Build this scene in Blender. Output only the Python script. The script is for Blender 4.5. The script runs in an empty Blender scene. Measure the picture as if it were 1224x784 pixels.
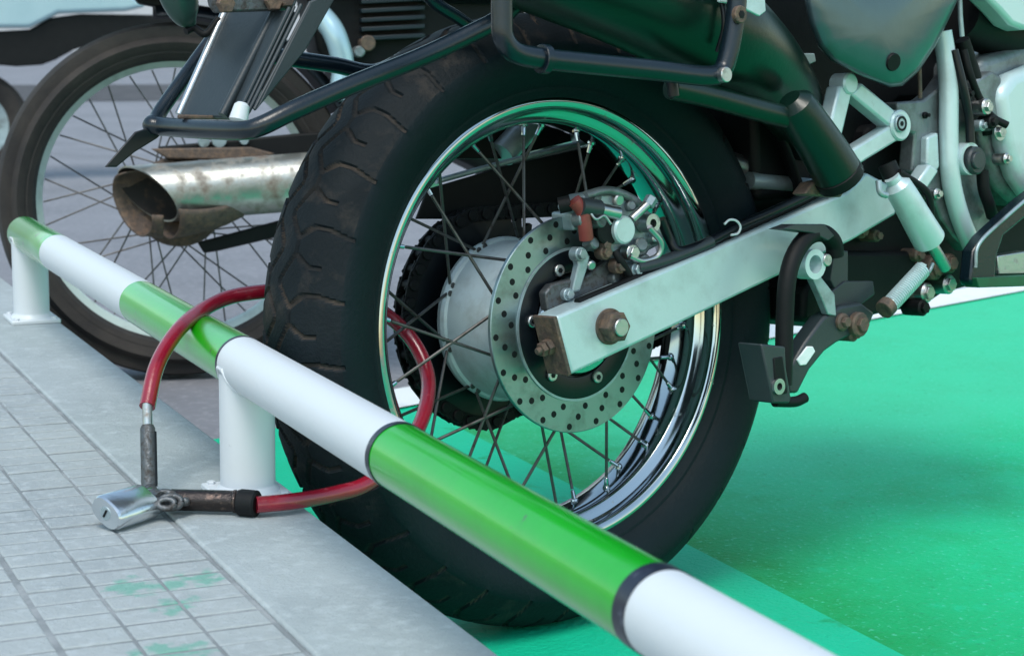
import bpy, bmesh, math, random
from mathutils import Vector as V, Matrix
random.seed(7)
R = math.radians
S = bpy.context.scene
COL = S.collection

# ---------------------------------------------------------------- camera
CAM = V((-1.2506, -1.5029, 0.6377)); YAW, PITCH, ROLL, FPX = 0.8902, -0.1645, 0.0117, 2228.57
fw = V((math.cos(YAW)*math.cos(PITCH), math.sin(YAW)*math.cos(PITCH), math.sin(PITCH)))
r0 = fw.cross(V((0, 0, 1))).normalized(); u0 = r0.cross(fw)
rt = r0*math.cos(ROLL) + u0*math.sin(ROLL); up = -r0*math.sin(ROLL) + u0*math.cos(ROLL)
cd = bpy.data.cameras.new('camera'); cam = bpy.data.objects.new('camera', cd); COL.objects.link(cam)
cam.matrix_world = Matrix(((rt.x, up.x, -fw.x, CAM.x), (rt.y, up.y, -fw.y, CAM.y), (rt.z, up.z, -fw.z, CAM.z), (0, 0, 0, 1)))
cd.sensor_width = 36; cd.lens = 36*FPX/1224; cd.clip_start = .05; cd.clip_end = 900
cd.dof.use_dof = True; cd.dof.focus_distance = 1.85; cd.dof.aperture_fstop = 14
S.camera = cam

# ---------------------------------------------------------------- light
w = bpy.data.worlds.new('World'); S.world = w; w.use_nodes = True
nt = w.node_tree; bg = nt.nodes['Background']
sky = nt.nodes.new('ShaderNodeTexSky'); sky.sky_type = 'NISHITA'; sky.sun_disc = False
SUN_EL, SUN_AZ = R(60), R(222)      # direction towards the sun: azimuth measured from +X counter-clockwise
sky.sun_elevation = SUN_EL; sky.sun_rotation = R(90) - SUN_AZ; sky.air_density = 1.3; sky.dust_density = 1.0; sky.ozone_density = 2.5
tint = nt.nodes.new('ShaderNodeMix'); tint.data_type = 'RGBA'; tint.blend_type = 'MULTIPLY'; tint.inputs[0].default_value = 1; tint.inputs[7].default_value = (1.12, 1.08, .89, 1)
nt.links.new(sky.outputs[0], tint.inputs[6]); nt.links.new(tint.outputs[2], bg.inputs[0]); bg.inputs[1].default_value = 0.15
sl = bpy.data.lights.new('sun', 'SUN'); so = bpy.data.objects.new('sun', sl); COL.objects.link(so)
sl.energy = 1.2; sl.angle = R(24); sl.color = (1, .96, .9)
sd = V((math.cos(SUN_AZ)*math.cos(SUN_EL), math.sin(SUN_AZ)*math.cos(SUN_EL), math.sin(SUN_EL)))
so.rotation_euler = sd.to_track_quat('Z', 'Y').to_euler()
S.view_settings.view_transform = 'Standard'; S.view_settings.look = 'None'
S.view_settings.exposure = 0.84; S.view_settings.gamma = 1
S.render.engine = 'CYCLES'; S.cycles.max_bounces = 8; S.cycles.use_denoising = True

# ---------------------------------------------------------------- placing helpers
def ray(px, py): return (fw + rt*((px-612)/FPX) - up*((py-392)/FPX)).normalized()
def W(px, py, z=0.0):                       # the point of height z seen at a place of the photo
    d = ray(px, py); return CAM + d*((z-CAM.z)/d.z)
class Frame:
    """an upright or leaning vehicle: x forward, y to its left, z up, origin between wheel and ground"""
    def __init__(s, org, yaw, lean):
        s.M = Matrix.Translation(org) @ Matrix.Rotation(yaw, 4, 'Z') @ Matrix.Rotation(lean, 4, 'X'); s.I = s.M.inverted()
    def at(s, px, py, y):
        o = s.I @ CAM; d = (s.I.to_3x3() @ ray(px, py)); return o + d*((y-o.y)/d.y)
    def local(s, p): return s.I @ p

RD = V((math.cos(4.4633), math.sin(4.4633), 0)); RN = V((-RD.y, RD.x, 0))     # along the kerb towards us, and across it to the road
la, lb = W(300, 523), W(1224, 349); LN_ = V((-(lb-la).normalized().y, (lb-la).normalized().x, 0))     # square to the painted white line
# ---------------------------------------------------------------- materials
def mat(name, col, metal=0, rough=.5, col2=None, scale=20, lo=.45, hi=.65, bump=0, bscale=60, coat=0, r2=None, detail=6, spec=.5, col3=None, lo3=.6, hi3=.7, scale3=8):
    m = bpy.data.materials.new(name); m.use_nodes = True; t = m.node_tree; b = t.nodes['Principled BSDF']
    b.inputs['Base Color'].default_value = (*col, 1); b.inputs['Metallic'].default_value = metal; b.inputs['Roughness'].default_value = rough
    b.inputs['Specular IOR Level'].default_value = spec
    b.inputs['Coat Weight'].default_value = coat; b.inputs['Coat Roughness'].default_value = .16
    tc = t.nodes.new('ShaderNodeTexCoord')
    def noise(sc, dt=detail):
        n = t.nodes.new('ShaderNodeTexNoise'); n.inputs['Scale'].default_value = sc; n.inputs['Detail'].default_value = dt; n.inputs['Roughness'].default_value = .62
        t.links.new(tc.outputs['Object'], n.inputs['Vector']); return n
    def ramp(n, a, c):
        mr = t.nodes.new('ShaderNodeMapRange'); mr.inputs[1].default_value = a; mr.inputs[2].default_value = c; t.links.new(n.outputs[0], mr.inputs[0]); return mr
    if col2:
        f = ramp(noise(scale), lo, hi); mx = t.nodes.new('ShaderNodeMix'); mx.data_type = 'RGBA'
        mx.inputs[6].default_value = (*col, 1); mx.inputs[7].default_value = (*col2, 1)
        t.links.new(f.outputs[0], mx.inputs[0]); last = mx
        if col3:
            f3 = ramp(noise(scale3), lo3, hi3); m3 = t.nodes.new('ShaderNodeMix'); m3.data_type = 'RGBA'
            t.links.new(mx.outputs[2], m3.inputs[6]); m3.inputs[7].default_value = (*col3, 1); t.links.new(f3.outputs[0], m3.inputs[0]); last = m3
        t.links.new(last.outputs[2], b.inputs['Base Color'])
        if r2 is not None:
            mr = t.nodes.new('ShaderNodeMapRange'); mr.inputs[3].default_value = rough; mr.inputs[4].default_value = r2
            t.links.new(f.outputs[0], mr.inputs[0]); t.links.new(mr.outputs[0], b.inputs['Roughness'])
            if metal:
                m4 = t.nodes.new('ShaderNodeMapRange'); m4.inputs[3].default_value = metal; m4.inputs[4].default_value = 0
                t.links.new(f.outputs[0], m4.inputs[0]); t.links.new(m4.outputs[0], b.inputs['Metallic'])
    if bump:
        bp = t.nodes.new('ShaderNodeBump'); bp.inputs['Strength'].default_value = bump; bp.inputs['Distance'].default_value = .004
        t.links.new(noise(bscale).outputs[0], bp.inputs['Height']); t.links.new(bp.outputs[0], b.inputs['Normal'])
    return m
M = {}
M['chrome'] = mat('chrome', (.44, .48, .50), 1, .10, (.16, .15, .14), 60, .64, .80, r2=.4, detail=12)
M['steel'] = mat('steel', (.45, .47, .48), 1, .34, (.16, .10, .06), 60, .55, .75, .1, 200, r2=.75)
M['disc'] = mat('disc_steel', (.25, .325, .345), .95, .34, (.13, .15, .155), 35, .5, .8, .06, 300)
M['alu2'] = mat('grimy_casting', (.20, .235, .25), .6, .42, (.06, .065, .065), 22, .42, .7, .25, 200, detail=12)
M['alu'] = mat('cast_aluminium', (.32, .40, .44), .6, .42, (.14, .15, .15), 28, .48, .74, .12, 250)
M['arm'] = mat('silver_painted_arm', (.47, .60, .63), .25, .34, (.36, .45, .47), 18, .50, .72, .06, 300, detail=13, col3=(.22, .20, .17), lo3=.72, hi3=.80, scale3=34)
M['hubm'] = mat('silver_hub', (.46, .53, .555), .15, .4, (.30, .32, .32), 30, .5, .8, .05, 200)
M['rust'] = mat('rusty_metal', (.10, .075, .062), .3, .7, (.17, .112, .078), 90, .45, .65, .5, 160, col3=(.05, .04, .035), lo3=.55, hi3=.7, scale3=60)
M['rubber'] = mat('tyre_rubber', (.001, .007, .010), 0, .6, (.003, .010, .014), 14, .4, .8, .25, 220, spec=.2, detail=10)
M['tread'] = mat('dusty_tread', (.003, .007, .010), 0, .65, (.007, .012, .016), 22, .42, .75, .3, 260, spec=.2, col3=(.034, .030, .028), lo3=.54, hi3=.72, scale3=24)
M['groove'] = mat('muddy_groove', (.006, .007, .008), 0, .85, (.055, .040, .030), 22, .46, .66, .3, 260)
M['black'] = mat('black_paint', (.003, .005, .008), 0, .34, (.007, .010, .013), 40, .5, .8, .06, 200, spec=.35)
M['tube'] = mat('rack_paint', (.003, .009, .015), 0, .27, (.012, .018, .023), 70, .6, .8, .08, 300)
M['plastic'] = mat('dull_plastic', (.020, .028, .034), 0, .42, (.03, .038, .043), 18, .4, .8, .08, 300)
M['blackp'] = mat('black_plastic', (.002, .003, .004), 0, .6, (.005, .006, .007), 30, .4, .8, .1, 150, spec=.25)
M['muffler'] = mat('satin_black_exhaust', (.002, .014, .010), 0, .30, (.004, .017, .012), 16, .5, .8, .08, 200, spec=.42)
M['panel'] = mat('silver_side_panel', (.072, .115, .135), .6, .28, (.06, .095, .11), 16, .45, .8, .03, 300, coat=.3)
M['white'] = mat('white_paint', (.58, .62, .66), 0, .42, (.57, .61, .64), 14, .50, .8, .08, 120, detail=12, col3=(.33, .34, .34), lo3=.68, hi3=.74, scale3=60)
M['green'] = mat('green_paint', (.0, .36, .003), 0, .30, (.0, .30, .005), 14, .45, .8, .04, 120, coat=1, spec=.3, col3=(.05, .14, .05), lo3=.66, hi3=.70, scale3=38)
M['tape'] = mat('dark_tape', (.010, .013, .028), 0, .3, (.07, .08, .11), 120, .58, .66)
M['spoke'] = mat('dull_spoke', (.10, .10, .10), .8, .45, (.05, .04, .035), 80, .5, .7)
M['oldsteel'] = mat('grimy_steel', (.12, .13, .14), .8, .4, (.03, .025, .022), 180, .45, .65, .3, 300, r2=.7)
M['red'] = mat('red_cable_sleeve', (.25, .004, .018), 0, .24, (.15, .006, .02), 40, .45, .8, .15, 220, coat=.7, detail=12, col3=(.38, .06, .08), lo3=.64, hi3=.76, scale3=70)
M['redm'] = mat('red_cap', (.20, .035, .03), 0, .45, (.12, .03, .02), 80, .5, .7)
M['lock'] = mat('padlock_steel', (.66, .70, .73), .95, .22, (.35, .34, .33), 90, .6, .75, .05, 300)
M['sleeve'] = mat('worn_sleeve', (.030, .024, .024), .6, .28, (.16, .11, .09), 90, .54, .72, .3, 260)
M['grey2'] = mat('dull_rim_paint', (.50, .60, .57), .1, .45, (.30, .36, .34), 30, .5, .8)
M['mud'] = mat('mudguard_plastic', (.020, .030, .037), 0, .42, (.030, .040, .047), 10, .4, .8, .1, 300, spec=.4)
M['dtyre'] = mat('old_tyre', (.018, .016, .016), 0, .85, (.040, .034, .030), 12, .42, .72, .3, 160, detail=12)
M['blue'] = mat('blue_silver_body', (.36, .52, .60), .3, .3, (.30, .46, .54), 8, .4, .8, coat=.4)
M['darkblue'] = mat('dark_blue_engine', (.003, .012, .02), .1, .5, (.006, .016, .022), 20, .4, .8)
M['concrete'] = mat('kerb_concrete', (.35, .395, .41), 0, .8, (.27, .31, .325), 6, .42, .72, .6, 180, detail=13, col3=(.41, .46, .48), lo3=.50, hi3=.72, scale3=60)
M['asphalt'] = mat('grey_asphalt', (.21, .215, .24), 0, .85, (.15, .155, .175), 2.2, .35, .7, .6, 120, col3=(.26, .265, .29), lo3=.5, hi3=.7, scale3=60)
M['line'] = mat('white_line_paint', (.72, .76, .78), 0, .6, (.6, .64, .66), 20, .5, .7, .2, 120)
M['gutter'] = mat('green_gutter_paint', (.003, .50, .285), 0, .6, (.003, .45, .24), 6, .4, .75, .9, 130, spec=.22, detail=12, col3=(.003, .30, .10), lo3=.60, hi3=.72, scale3=16)

def ground_green():
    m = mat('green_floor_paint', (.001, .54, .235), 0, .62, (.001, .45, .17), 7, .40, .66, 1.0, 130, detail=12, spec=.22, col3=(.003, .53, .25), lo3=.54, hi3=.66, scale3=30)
    t = m.node_tree; b = t.nodes['Principled BSDF']; last = b.inputs['Base Color'].links[0].from_socket
    tc = t.nodes.new('ShaderNodeTexCoord')
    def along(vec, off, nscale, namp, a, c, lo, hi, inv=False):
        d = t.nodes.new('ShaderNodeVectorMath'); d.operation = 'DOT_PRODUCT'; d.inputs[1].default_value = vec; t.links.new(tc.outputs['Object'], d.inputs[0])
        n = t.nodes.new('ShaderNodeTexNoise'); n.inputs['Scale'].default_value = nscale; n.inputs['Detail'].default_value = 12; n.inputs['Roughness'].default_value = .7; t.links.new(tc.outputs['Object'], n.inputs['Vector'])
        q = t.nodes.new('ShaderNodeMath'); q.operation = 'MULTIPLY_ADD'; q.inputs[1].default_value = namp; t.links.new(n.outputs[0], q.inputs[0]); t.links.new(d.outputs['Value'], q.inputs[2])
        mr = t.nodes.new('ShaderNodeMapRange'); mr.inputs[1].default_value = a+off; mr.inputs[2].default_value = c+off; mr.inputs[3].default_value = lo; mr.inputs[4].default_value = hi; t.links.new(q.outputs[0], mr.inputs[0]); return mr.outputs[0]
    def blend(f, col):
        nonlocal last
        mx = t.nodes.new('ShaderNodeMix'); mx.data_type = 'RGBA'; t.links.new(f, mx.inputs[0]); t.links.new(last, mx.inputs[6]); mx.inputs[7].default_value = (*col, 1); last = mx.outputs[2]
    # sheen and haze painted in nearer the white line; darker green along the gutter
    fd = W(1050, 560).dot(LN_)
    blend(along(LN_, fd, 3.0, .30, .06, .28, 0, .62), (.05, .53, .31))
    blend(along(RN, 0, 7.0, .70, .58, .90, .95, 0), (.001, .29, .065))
    # grains and small dark spots in the coat
    vo = t.nodes.new('ShaderNodeTexVoronoi'); vo.inputs['Scale'].default_value = 38; t.links.new(tc.outputs['Object'], vo.inputs['Vector'])
    mr = t.nodes.new('ShaderNodeMapRange'); mr.inputs[1].default_value = .05; mr.inputs[2].default_value = .16; mr.inputs[3].default_value = .55; mr.inputs[4].default_value = 0; t.links.new(vo.outputs['Distance'], mr.inputs[0])
    blend(mr.outputs[0], (.003, .30, .12))
    n = t.nodes.new('ShaderNodeTexNoise'); n.inputs['Scale'].default_value = 130; n.inputs['Detail'].default_value = 6; t.links.new(tc.outputs['Object'], n.inputs['Vector'])
    mr = t.nodes.new('ShaderNodeMapRange'); mr.inputs[1].default_value = .60; mr.inputs[2].default_value = .70; mr.inputs[3].default_value = 0; mr.inputs[4].default_value = .6; t.links.new(n.outputs[0], mr.inputs[0])
    blend(mr.outputs[0], (.12, .66, .46))
    t.links.new(last, b.inputs['Base Color']); return m
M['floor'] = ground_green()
def tiles_mat():
    m = mat('pavement_tile', (.35, .385, .395), 0, .78, (.26, .295, .315), 5, .42, .72, .6, 260, detail=12, col3=(.40, .44, .46), lo3=.50, hi3=.70, scale3=90)
    t = m.node_tree; b = t.nodes['Principled BSDF']; src = b.inputs['Base Color'].links[0].from_socket
    tc = t.nodes.new('ShaderNodeTexCoord'); acc = None
    # spilt green paint: a few drops of their own shape
    for (px, py, rx) in ((160, 699, .021), (206, 695, .018), (240, 690, .018), (214, 722, .016), (205, 777, .024)):
        p = W(px, py, KH)
        mp = t.nodes.new('ShaderNodeVectorMath'); mp.operation = 'SUBTRACT'; mp.inputs[1].default_value = p
        t.links.new(tc.outputs['Object'], mp.inputs[0])
        dt = t.nodes.new('ShaderNodeVectorMath'); dt.operation = 'LENGTH'; t.links.new(mp.outputs[0], dt.inputs[0])
        n = t.nodes.new('ShaderNodeTexNoise'); n.inputs['Scale'].default_value = 70; n.inputs['Detail'].default_value = 5; t.links.new(tc.outputs['Object'], n.inputs['Vector'])
        ad = t.nodes.new('ShaderNodeMath'); ad.operation = 'MULTIPLY_ADD'; ad.inputs[1].default_value = -.075; t.links.new(n.outputs[0], ad.inputs[0]); t.links.new(dt.outputs['Value'], ad.inputs[2])
        mr = t.nodes.new('ShaderNodeMapRange'); mr.inputs[1].default_value = rx-.048; mr.inputs[2].default_value = rx-.034; mr.inputs[3].default_value = .55; mr.inputs[4].default_value = 0
        t.links.new(ad.outputs[0], mr.inputs[0])
        if acc is None: acc = mr.outputs[0]
        else:
            mx = t.nodes.new('ShaderNodeMath'); mx.operation = 'MAXIMUM'; t.links.new(acc, mx.inputs[0]); t.links.new(mr.outputs[0], mx.inputs[1]); acc = mx.outputs[0]
    mm = t.nodes.new('ShaderNodeMix'); mm.data_type = 'RGBA'; t.links.new(acc, mm.inputs[0]); t.links.new(src, mm.inputs[6]); mm.inputs[7].default_value = (.03, .33, .22, 1)
    t.links.new(mm.outputs[2], b.inputs['Base Color'])
    return m

# ---------------------------------------------------------------- mesh helpers
def perp(a):
    a = a.normalized(); h = V((0, 0, 1)) if abs(a.z) < .9 else V((1, 0, 0))
    b = a.cross(h).normalized(); return b, a.cross(b).normalized()
def smooth_path(P, k=6):
    P = [V(p) for p in P]
    if len(P) < 3: return P
    Q = [P[0]*2-P[1]] + P + [P[-1]*2-P[-2]]; out = []
    for i in range(1, len(Q)-2):
        a, b, c, d = Q[i-1:i+3]
        for j in range(k):
            t = j/k; out.append(.5*((2*b)+(c-a)*t+(2*a-5*b+4*c-d)*t*t+(3*b-a-3*c+d)*t**3))
    out.append(P[-1]); return out
class MB:
    def __init__(s): s.v = []; s.f = []; s.mi = []; s.cur = 0
    def add(s, vs, fs):
        o = len(s.v); s.v += [tuple(v) for v in vs]; s.f += [tuple(i+o for i in f) for f in fs]; s.mi += [s.cur]*len(fs); return s
    def tube(s, P, r, n=12, k=6, sm=True, caps=True, sx=1.0, upv=None):
        P = smooth_path(P, k) if sm else [V(p) for p in P]
        rs = r if callable(r) else (lambda t: r)
        vs = []; fs = []; N = len(P); pb = None
        for i, p in enumerate(P):
            tg = (P[min(i+1, N-1)]-P[max(i-1, 0)]).normalized()
            if upv is not None: b = V(upv) - tg*V(upv).dot(tg); b.normalize()
            elif pb is None: b, _ = perp(tg)
            else: b = pb - tg*pb.dot(tg); b.normalize()
            pb = b; c = tg.cross(b); rr = rs(i/(N-1))
            for j in range(n):
                a = 2*math.pi*j/n; vs.append(p + (b*math.cos(a)*sx + c*math.sin(a))*rr)
        for i in range(N-1):
            for j in range(n): fs.append((i*n+j, i*n+(j+1) % n, (i+1)*n+(j+1) % n, (i+1)*n+j))
        if caps: fs += [tuple(range(n))[::-1], tuple((N-1)*n+j for j in range(n))]
        return s.add(vs, fs)
    def lathe(s, prof, c=(0, 0, 0), axis=(0, 1, 0), n=64, closed=False):
        c = V(c); a = V(axis).normalized(); b, d = perp(a); vs = []; fs = []; K = len(prof)
        for j in range(n):
            t = 2*math.pi*j/n; e = b*math.cos(t)+d*math.sin(t)
            for (y, r) in prof: vs.append(c+a*y+e*max(r, 1e-5))
        for j in range(n):
            j2 = (j+1) % n
            for i in range(K if closed else K-1):
                i2 = (i+1) % K; fs.append((j*K+i, j*K+i2, j2*K+i2, j2*K+i))
        return s.add(vs, fs)
    def cyl(s, p0, p1, r, r1=None, n=24, bv=.0008):
        p0 = V(p0); p1 = V(p1); L = (p1-p0).length; r1 = r if r1 is None else r1; bv = min(bv, r*.3, L*.3)
        return s.lathe([(0, 0), (0, r-bv), (bv, r), (L-bv, r1), (L, r1-bv), (L, 0)], p0, p1-p0, n)
    def ring(s, c, axis, ro, ri, h, n=32):
        return s.lathe([(0, ri), (0, ro), (h, ro), (h, ri)], c, axis, n, True)
    def hexn(s, c, axis, r, h): return s.lathe([(0, 0), (0, r), (h*.85, r), (h, r*.9), (h, 0)], c, axis, 6)
    def box(s, c, sz, R3=None):
        c = V(c); R3 = R3 or Matrix.Identity(3); vs = []
        for x in (-.5, .5):
            for y in (-.5, .5):
                for z in (-.5, .5): vs.append(c + R3 @ V((x*sz[0], y*sz[1], z*sz[2])))
        return s.add(vs, [(0, 1, 3, 2), (4, 6, 7, 5), (0, 4, 5, 1), (2, 3, 7, 6), (0, 2, 6, 4), (1, 5, 7, 3)])
    def prism(s, A, Bp):
        n = len(A); return s.add(list(A)+list(Bp), [tuple(range(n))[::-1], tuple(range(n, 2*n))] + [(i, (i+1) % n, n+(i+1) % n, n+i) for i in range(n)])
    def build(s, name, m, parent=None, bevel=0, angle=35, seg=2, subsurf=0, flat=False):
        me = bpy.data.meshes.new(name); me.from_pydata(s.v, [], s.f)
        ms = m if isinstance(m, (list, tuple)) else [m]
        for x in ms: me.materials.append(M[x] if isinstance(x, str) else x)
        for i, p in enumerate(me.polygons): p.material_index = s.mi[i]
        bm = bmesh.new(); bm.from_mesh(me); bmesh.ops.remove_doubles(bm, verts=bm.verts, dist=2e-5)
        bmesh.ops.recalc_face_normals(bm, faces=bm.faces); bm.to_mesh(me); bm.free()
        if not flat:
            for p in me.polygons: p.use_smooth = True
            me.set_sharp_from_angle(angle=R(angle))
        o = bpy.data.objects.new(name, me); COL.objects.link(o); o.parent = parent
        if bevel:
            b = o.modifiers.new('bevel', 'BEVEL'); b.width = bevel; b.segments = seg; b.limit_method = 'ANGLE'; b.angle_limit = R(40); b.harden_normals = False
        if subsurf:
            b = o.modifiers.new('sub', 'SUBSURF'); b.levels = subsurf; b.render_levels = subsurf
        return o
def thing(name, label, cat, M4=None, group=None):
    o = bpy.data.objects.new(name, None); COL.objects.link(o); o.empty_display_size = .1
    if M4 is not None: o.matrix_world = M4
    o['label'] = label; o['category'] = cat
    if group: o['group'] = group
    return o
def tag(o, label, cat, group=None):
    o['label'] = label; o['category'] = cat
    if group: o['group'] = group
    return o
def struct(o, kind='structure'): o['kind'] = kind; return o

# ================================================================ SETTING
RD = V((math.cos(4.4633), math.sin(4.4633), 0)); RN = V((-RD.y, RD.x, 0))     # along the kerb towards us, and across it to the road
KH = .1917
def K(s, n, z): return RD*s + RN*n + V((0, 0, z))
def sheet(name, m, pts, nx=1, ny=1, kind='structure'):
    mb = MB(); mb.add(pts, [(0, 1, 2, 3)]); o = mb.build(name, m, flat=True); return struct(o)
sheet('road', 'asphalt', [K(-420, -.3148, -.004), K(6, -.3148, -.004), K(6, 260, -.004), K(-420, 260, -.004)])
# the painted bay ends at a white line that crosses the road a little askew
la, lb = W(300, 523), W(1224, 349); LD = (lb-la).normalized(); LN = V((-LD.y, LD.x, 0))      # LN points away from us
def on_edge(n):                             # where the line meets a distance n from the kerb
    t = (n - la.dot(RN))/LD.dot(RN); return la + LD*t
def lift(p, z): return V((p.x, p.y, z))
g0, g1, g2 = on_edge(-.3148), on_edge(.2985), on_edge(9)
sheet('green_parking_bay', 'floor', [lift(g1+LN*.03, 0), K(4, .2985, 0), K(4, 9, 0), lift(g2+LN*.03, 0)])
sheet('green_gutter_strip', 'gutter', [lift(g0+LN*.03, 0), K(4, -.3148, 0), K(4, .2985, 0), lift(g1+LN*.03, 0)])
sheet('white_line', 'line', [lift(on_edge(.06), .004), lift(g2, .004), lift(g2+LN*.12, .004), lift(on_edge(.06)+LN*.12, .004)])
# far side of the street: a dark strip laid on the road, a pale footway and a plain rendered wall that closes the view
sheet('dark_strip', mat('dark_ground', (.045, .042, .045), 0, .8, (.08, .075, .08), 6), [K(-15.3, -.3, 0), K(-12.1, -.3, 0), K(-12.1, 60, 0), K(-15.3, 60, 0)])
mb = MB(); mb.box(K(-31, 12, 1.9), (.4, 90, 4.0), Matrix((RD, RN, V((0, 0, 1)))).transposed())
wall = mb.build('street_wall', mat('pale_render', (.48, .49, .52), 0, .85, (.38, .39, .42), 1.2, bump=.2, bscale=20))
tag(wall, 'long pale grey rendered wall across the street in the far background', 'wall')
# kerb: long concrete slabs with open joints
mb = MB(); RM = Matrix((RD, RN, V((0, 0, 1)))).transposed()
jn = W(290, 656, KH).dot(RD); L0 = jn-10.2
while L0 < 3:
    L = 5.4; mb.box(K(L0+L/2, (-.3148-.4375)/2, KH-.13), (L-.001, .4375-.3148-.002, .26), RM); L0 += L
kerb = struct(mb.build('kerb', 'concrete', bevel=.0035, seg=3))
# pavement: cast tiles of small raised bars
tm = tiles_mat(); mb = MB(); CW, CL = .0525, .0352
grout = MB(); grout.box(K(-2.5, -.4375-1.5, KH-.1274), (12, 3, .25), RM)
struct(grout.build('pavement_bed', mat('grout', (.19, .21, .22), 0, .9, (.29, .31, .32), 30, bump=.3)))
for i in range(22):
    for j in range(-128, 52):
        n0 = -.4405 - i*CW - (i//3)*.0025; s0 = .012 + j*CL + (j//4)*.002
        if s0 < -2.2 and i > 14: continue
        dz = random.uniform(-.0005, .0005); g = .0019; b = .0014; top = KH-.001+dz; lo = KH-.0065
        a0, a1, b0, b1 = s0+g*1.05, s0+CL-g*1.05, n0-CW+g*.75, n0-g*.75
        o = []
        for (q, z) in ((0, lo), (0, top-.0009), (b, top)):
            o += [K(a0+q, b0+q, z), K(a1-q, b0+q, z), K(a1-q, b1-q, z), K(a0+q, b1-q, z)]
        mb.add(o, [(8, 9, 10, 11)] + [(r*4+k, r*4+(k+1) % 4, (r+1)*4+(k+1) % 4, (r+1)*4+k) for r in (0, 1) for k in range(4)])
struct(mb.build('pavement', tm, angle=25))

# ================================================================ BARRIER RAIL
RO, RZ, RR = -.3515, .3157, .0252
rail = thing('barrier_rail', 'low green and white banded steel pipe rail standing on posts along the kerb', 'barrier rail', Matrix.Translation(K(.11, RO, KH)))
off = K(.11, RO, KH)
def rp(s, z=RZ): return K(s, RO, z) - off
edges = [(-1.031, -.777, 1), (-.777, -.301, 0), (-.301, .097, 1), (.097, .503, 0), (.503, .905, 1), (.905, 1.31, 0), (1.31, 1.72, 1), (1.72, 2.12, 0)]
for k, (a, b, g) in enumerate(edges):
    mb = MB(); L = b-a
    prof = [(0, RR), (L, RR)]
    if k == 0: prof = [(-.0, 0), (0, RR-.006), (.0015, RR-.002), (.005, RR)] + [(L, RR)]
    if k == len(edges)-1: prof = [(0, RR), (L-.004, RR), (L, RR-.004), (L, 0)]
    mb.lathe(prof, rp(a), RD, 64)
    o = mb.build('green_band' if g else 'white_band', 'green' if g else 'white', rail)
for (a, b) in ((.094, .098), (.499, .5065), (.892, .9055)):
    mb = MB(); n = 64
    mb.lathe([(0, RR+.0002), (0, RR+.0007), (b-a, RR+.0007), (b-a, RR+.0002)], rp(a), RD, 64, True)
    mb.build('tape_ring', 'tape', rail)
for s in (-.988, .110, 1.208):
    mb = MB(); p = rp(s, KH)
    mb.lathe([(.006, .0258), (RZ-KH-.006, .0258)], p, (0, 0, 1), 48)
    mb.lathe([(.006, .0258), (.006, .0300), (.008, .0288), (.011, .0262), (.012, .0258)], p, (0, 0, 1), 48)
    po = mb.build('post', 'white', rail)
    mb = MB(); mb.box(p+V((0, 0, .003)), (.078, .070, .006), RM); pl = mb.build('base_plate', 'white', po, bevel=.0015)
    mb = MB(); wp = []
    for k in range(25):
        a = 2*math.pi*k/24; x, y = .0262*math.cos(a), .0262*math.sin(a); hz = math.sqrt(max(0, RR*RR-min(y*y, RR*RR*.999)))
        wp.append(rp(s) + RD*x + RN*y + V((0, 0, -hz-.0006+random.uniform(-.0006, .0006))))
    mb.tube(wp, lambda t: .0016+.0007*math.sin(t*90), 7, sm=False); mb.build('weld_seam', 'white', po)
    for (i, j) in ((-1, -1), (-1, 1), (1, -1), (1, 1)):
        mb = MB(); mb.hexn(p+RD*.031*i+RN*.027*j+V((0, 0, .006)), (0, 0, 1), .0042, .003); mb.build('bolt', 'white', po)

# ================================================================ MOTORCYCLE (near)
RT = .322; LEAN = -.0854
F1 = Frame(V((0, RT*math.sin(LEAN), 0)), 0, LEAN); B = F1.at
bike = thing('motorcycle', 'large dark motorcycle with spoked chrome rear wheel locked to the green and white rail', 'motorcycle', F1.M, 'motorcycles parked at the kerb')

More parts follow.
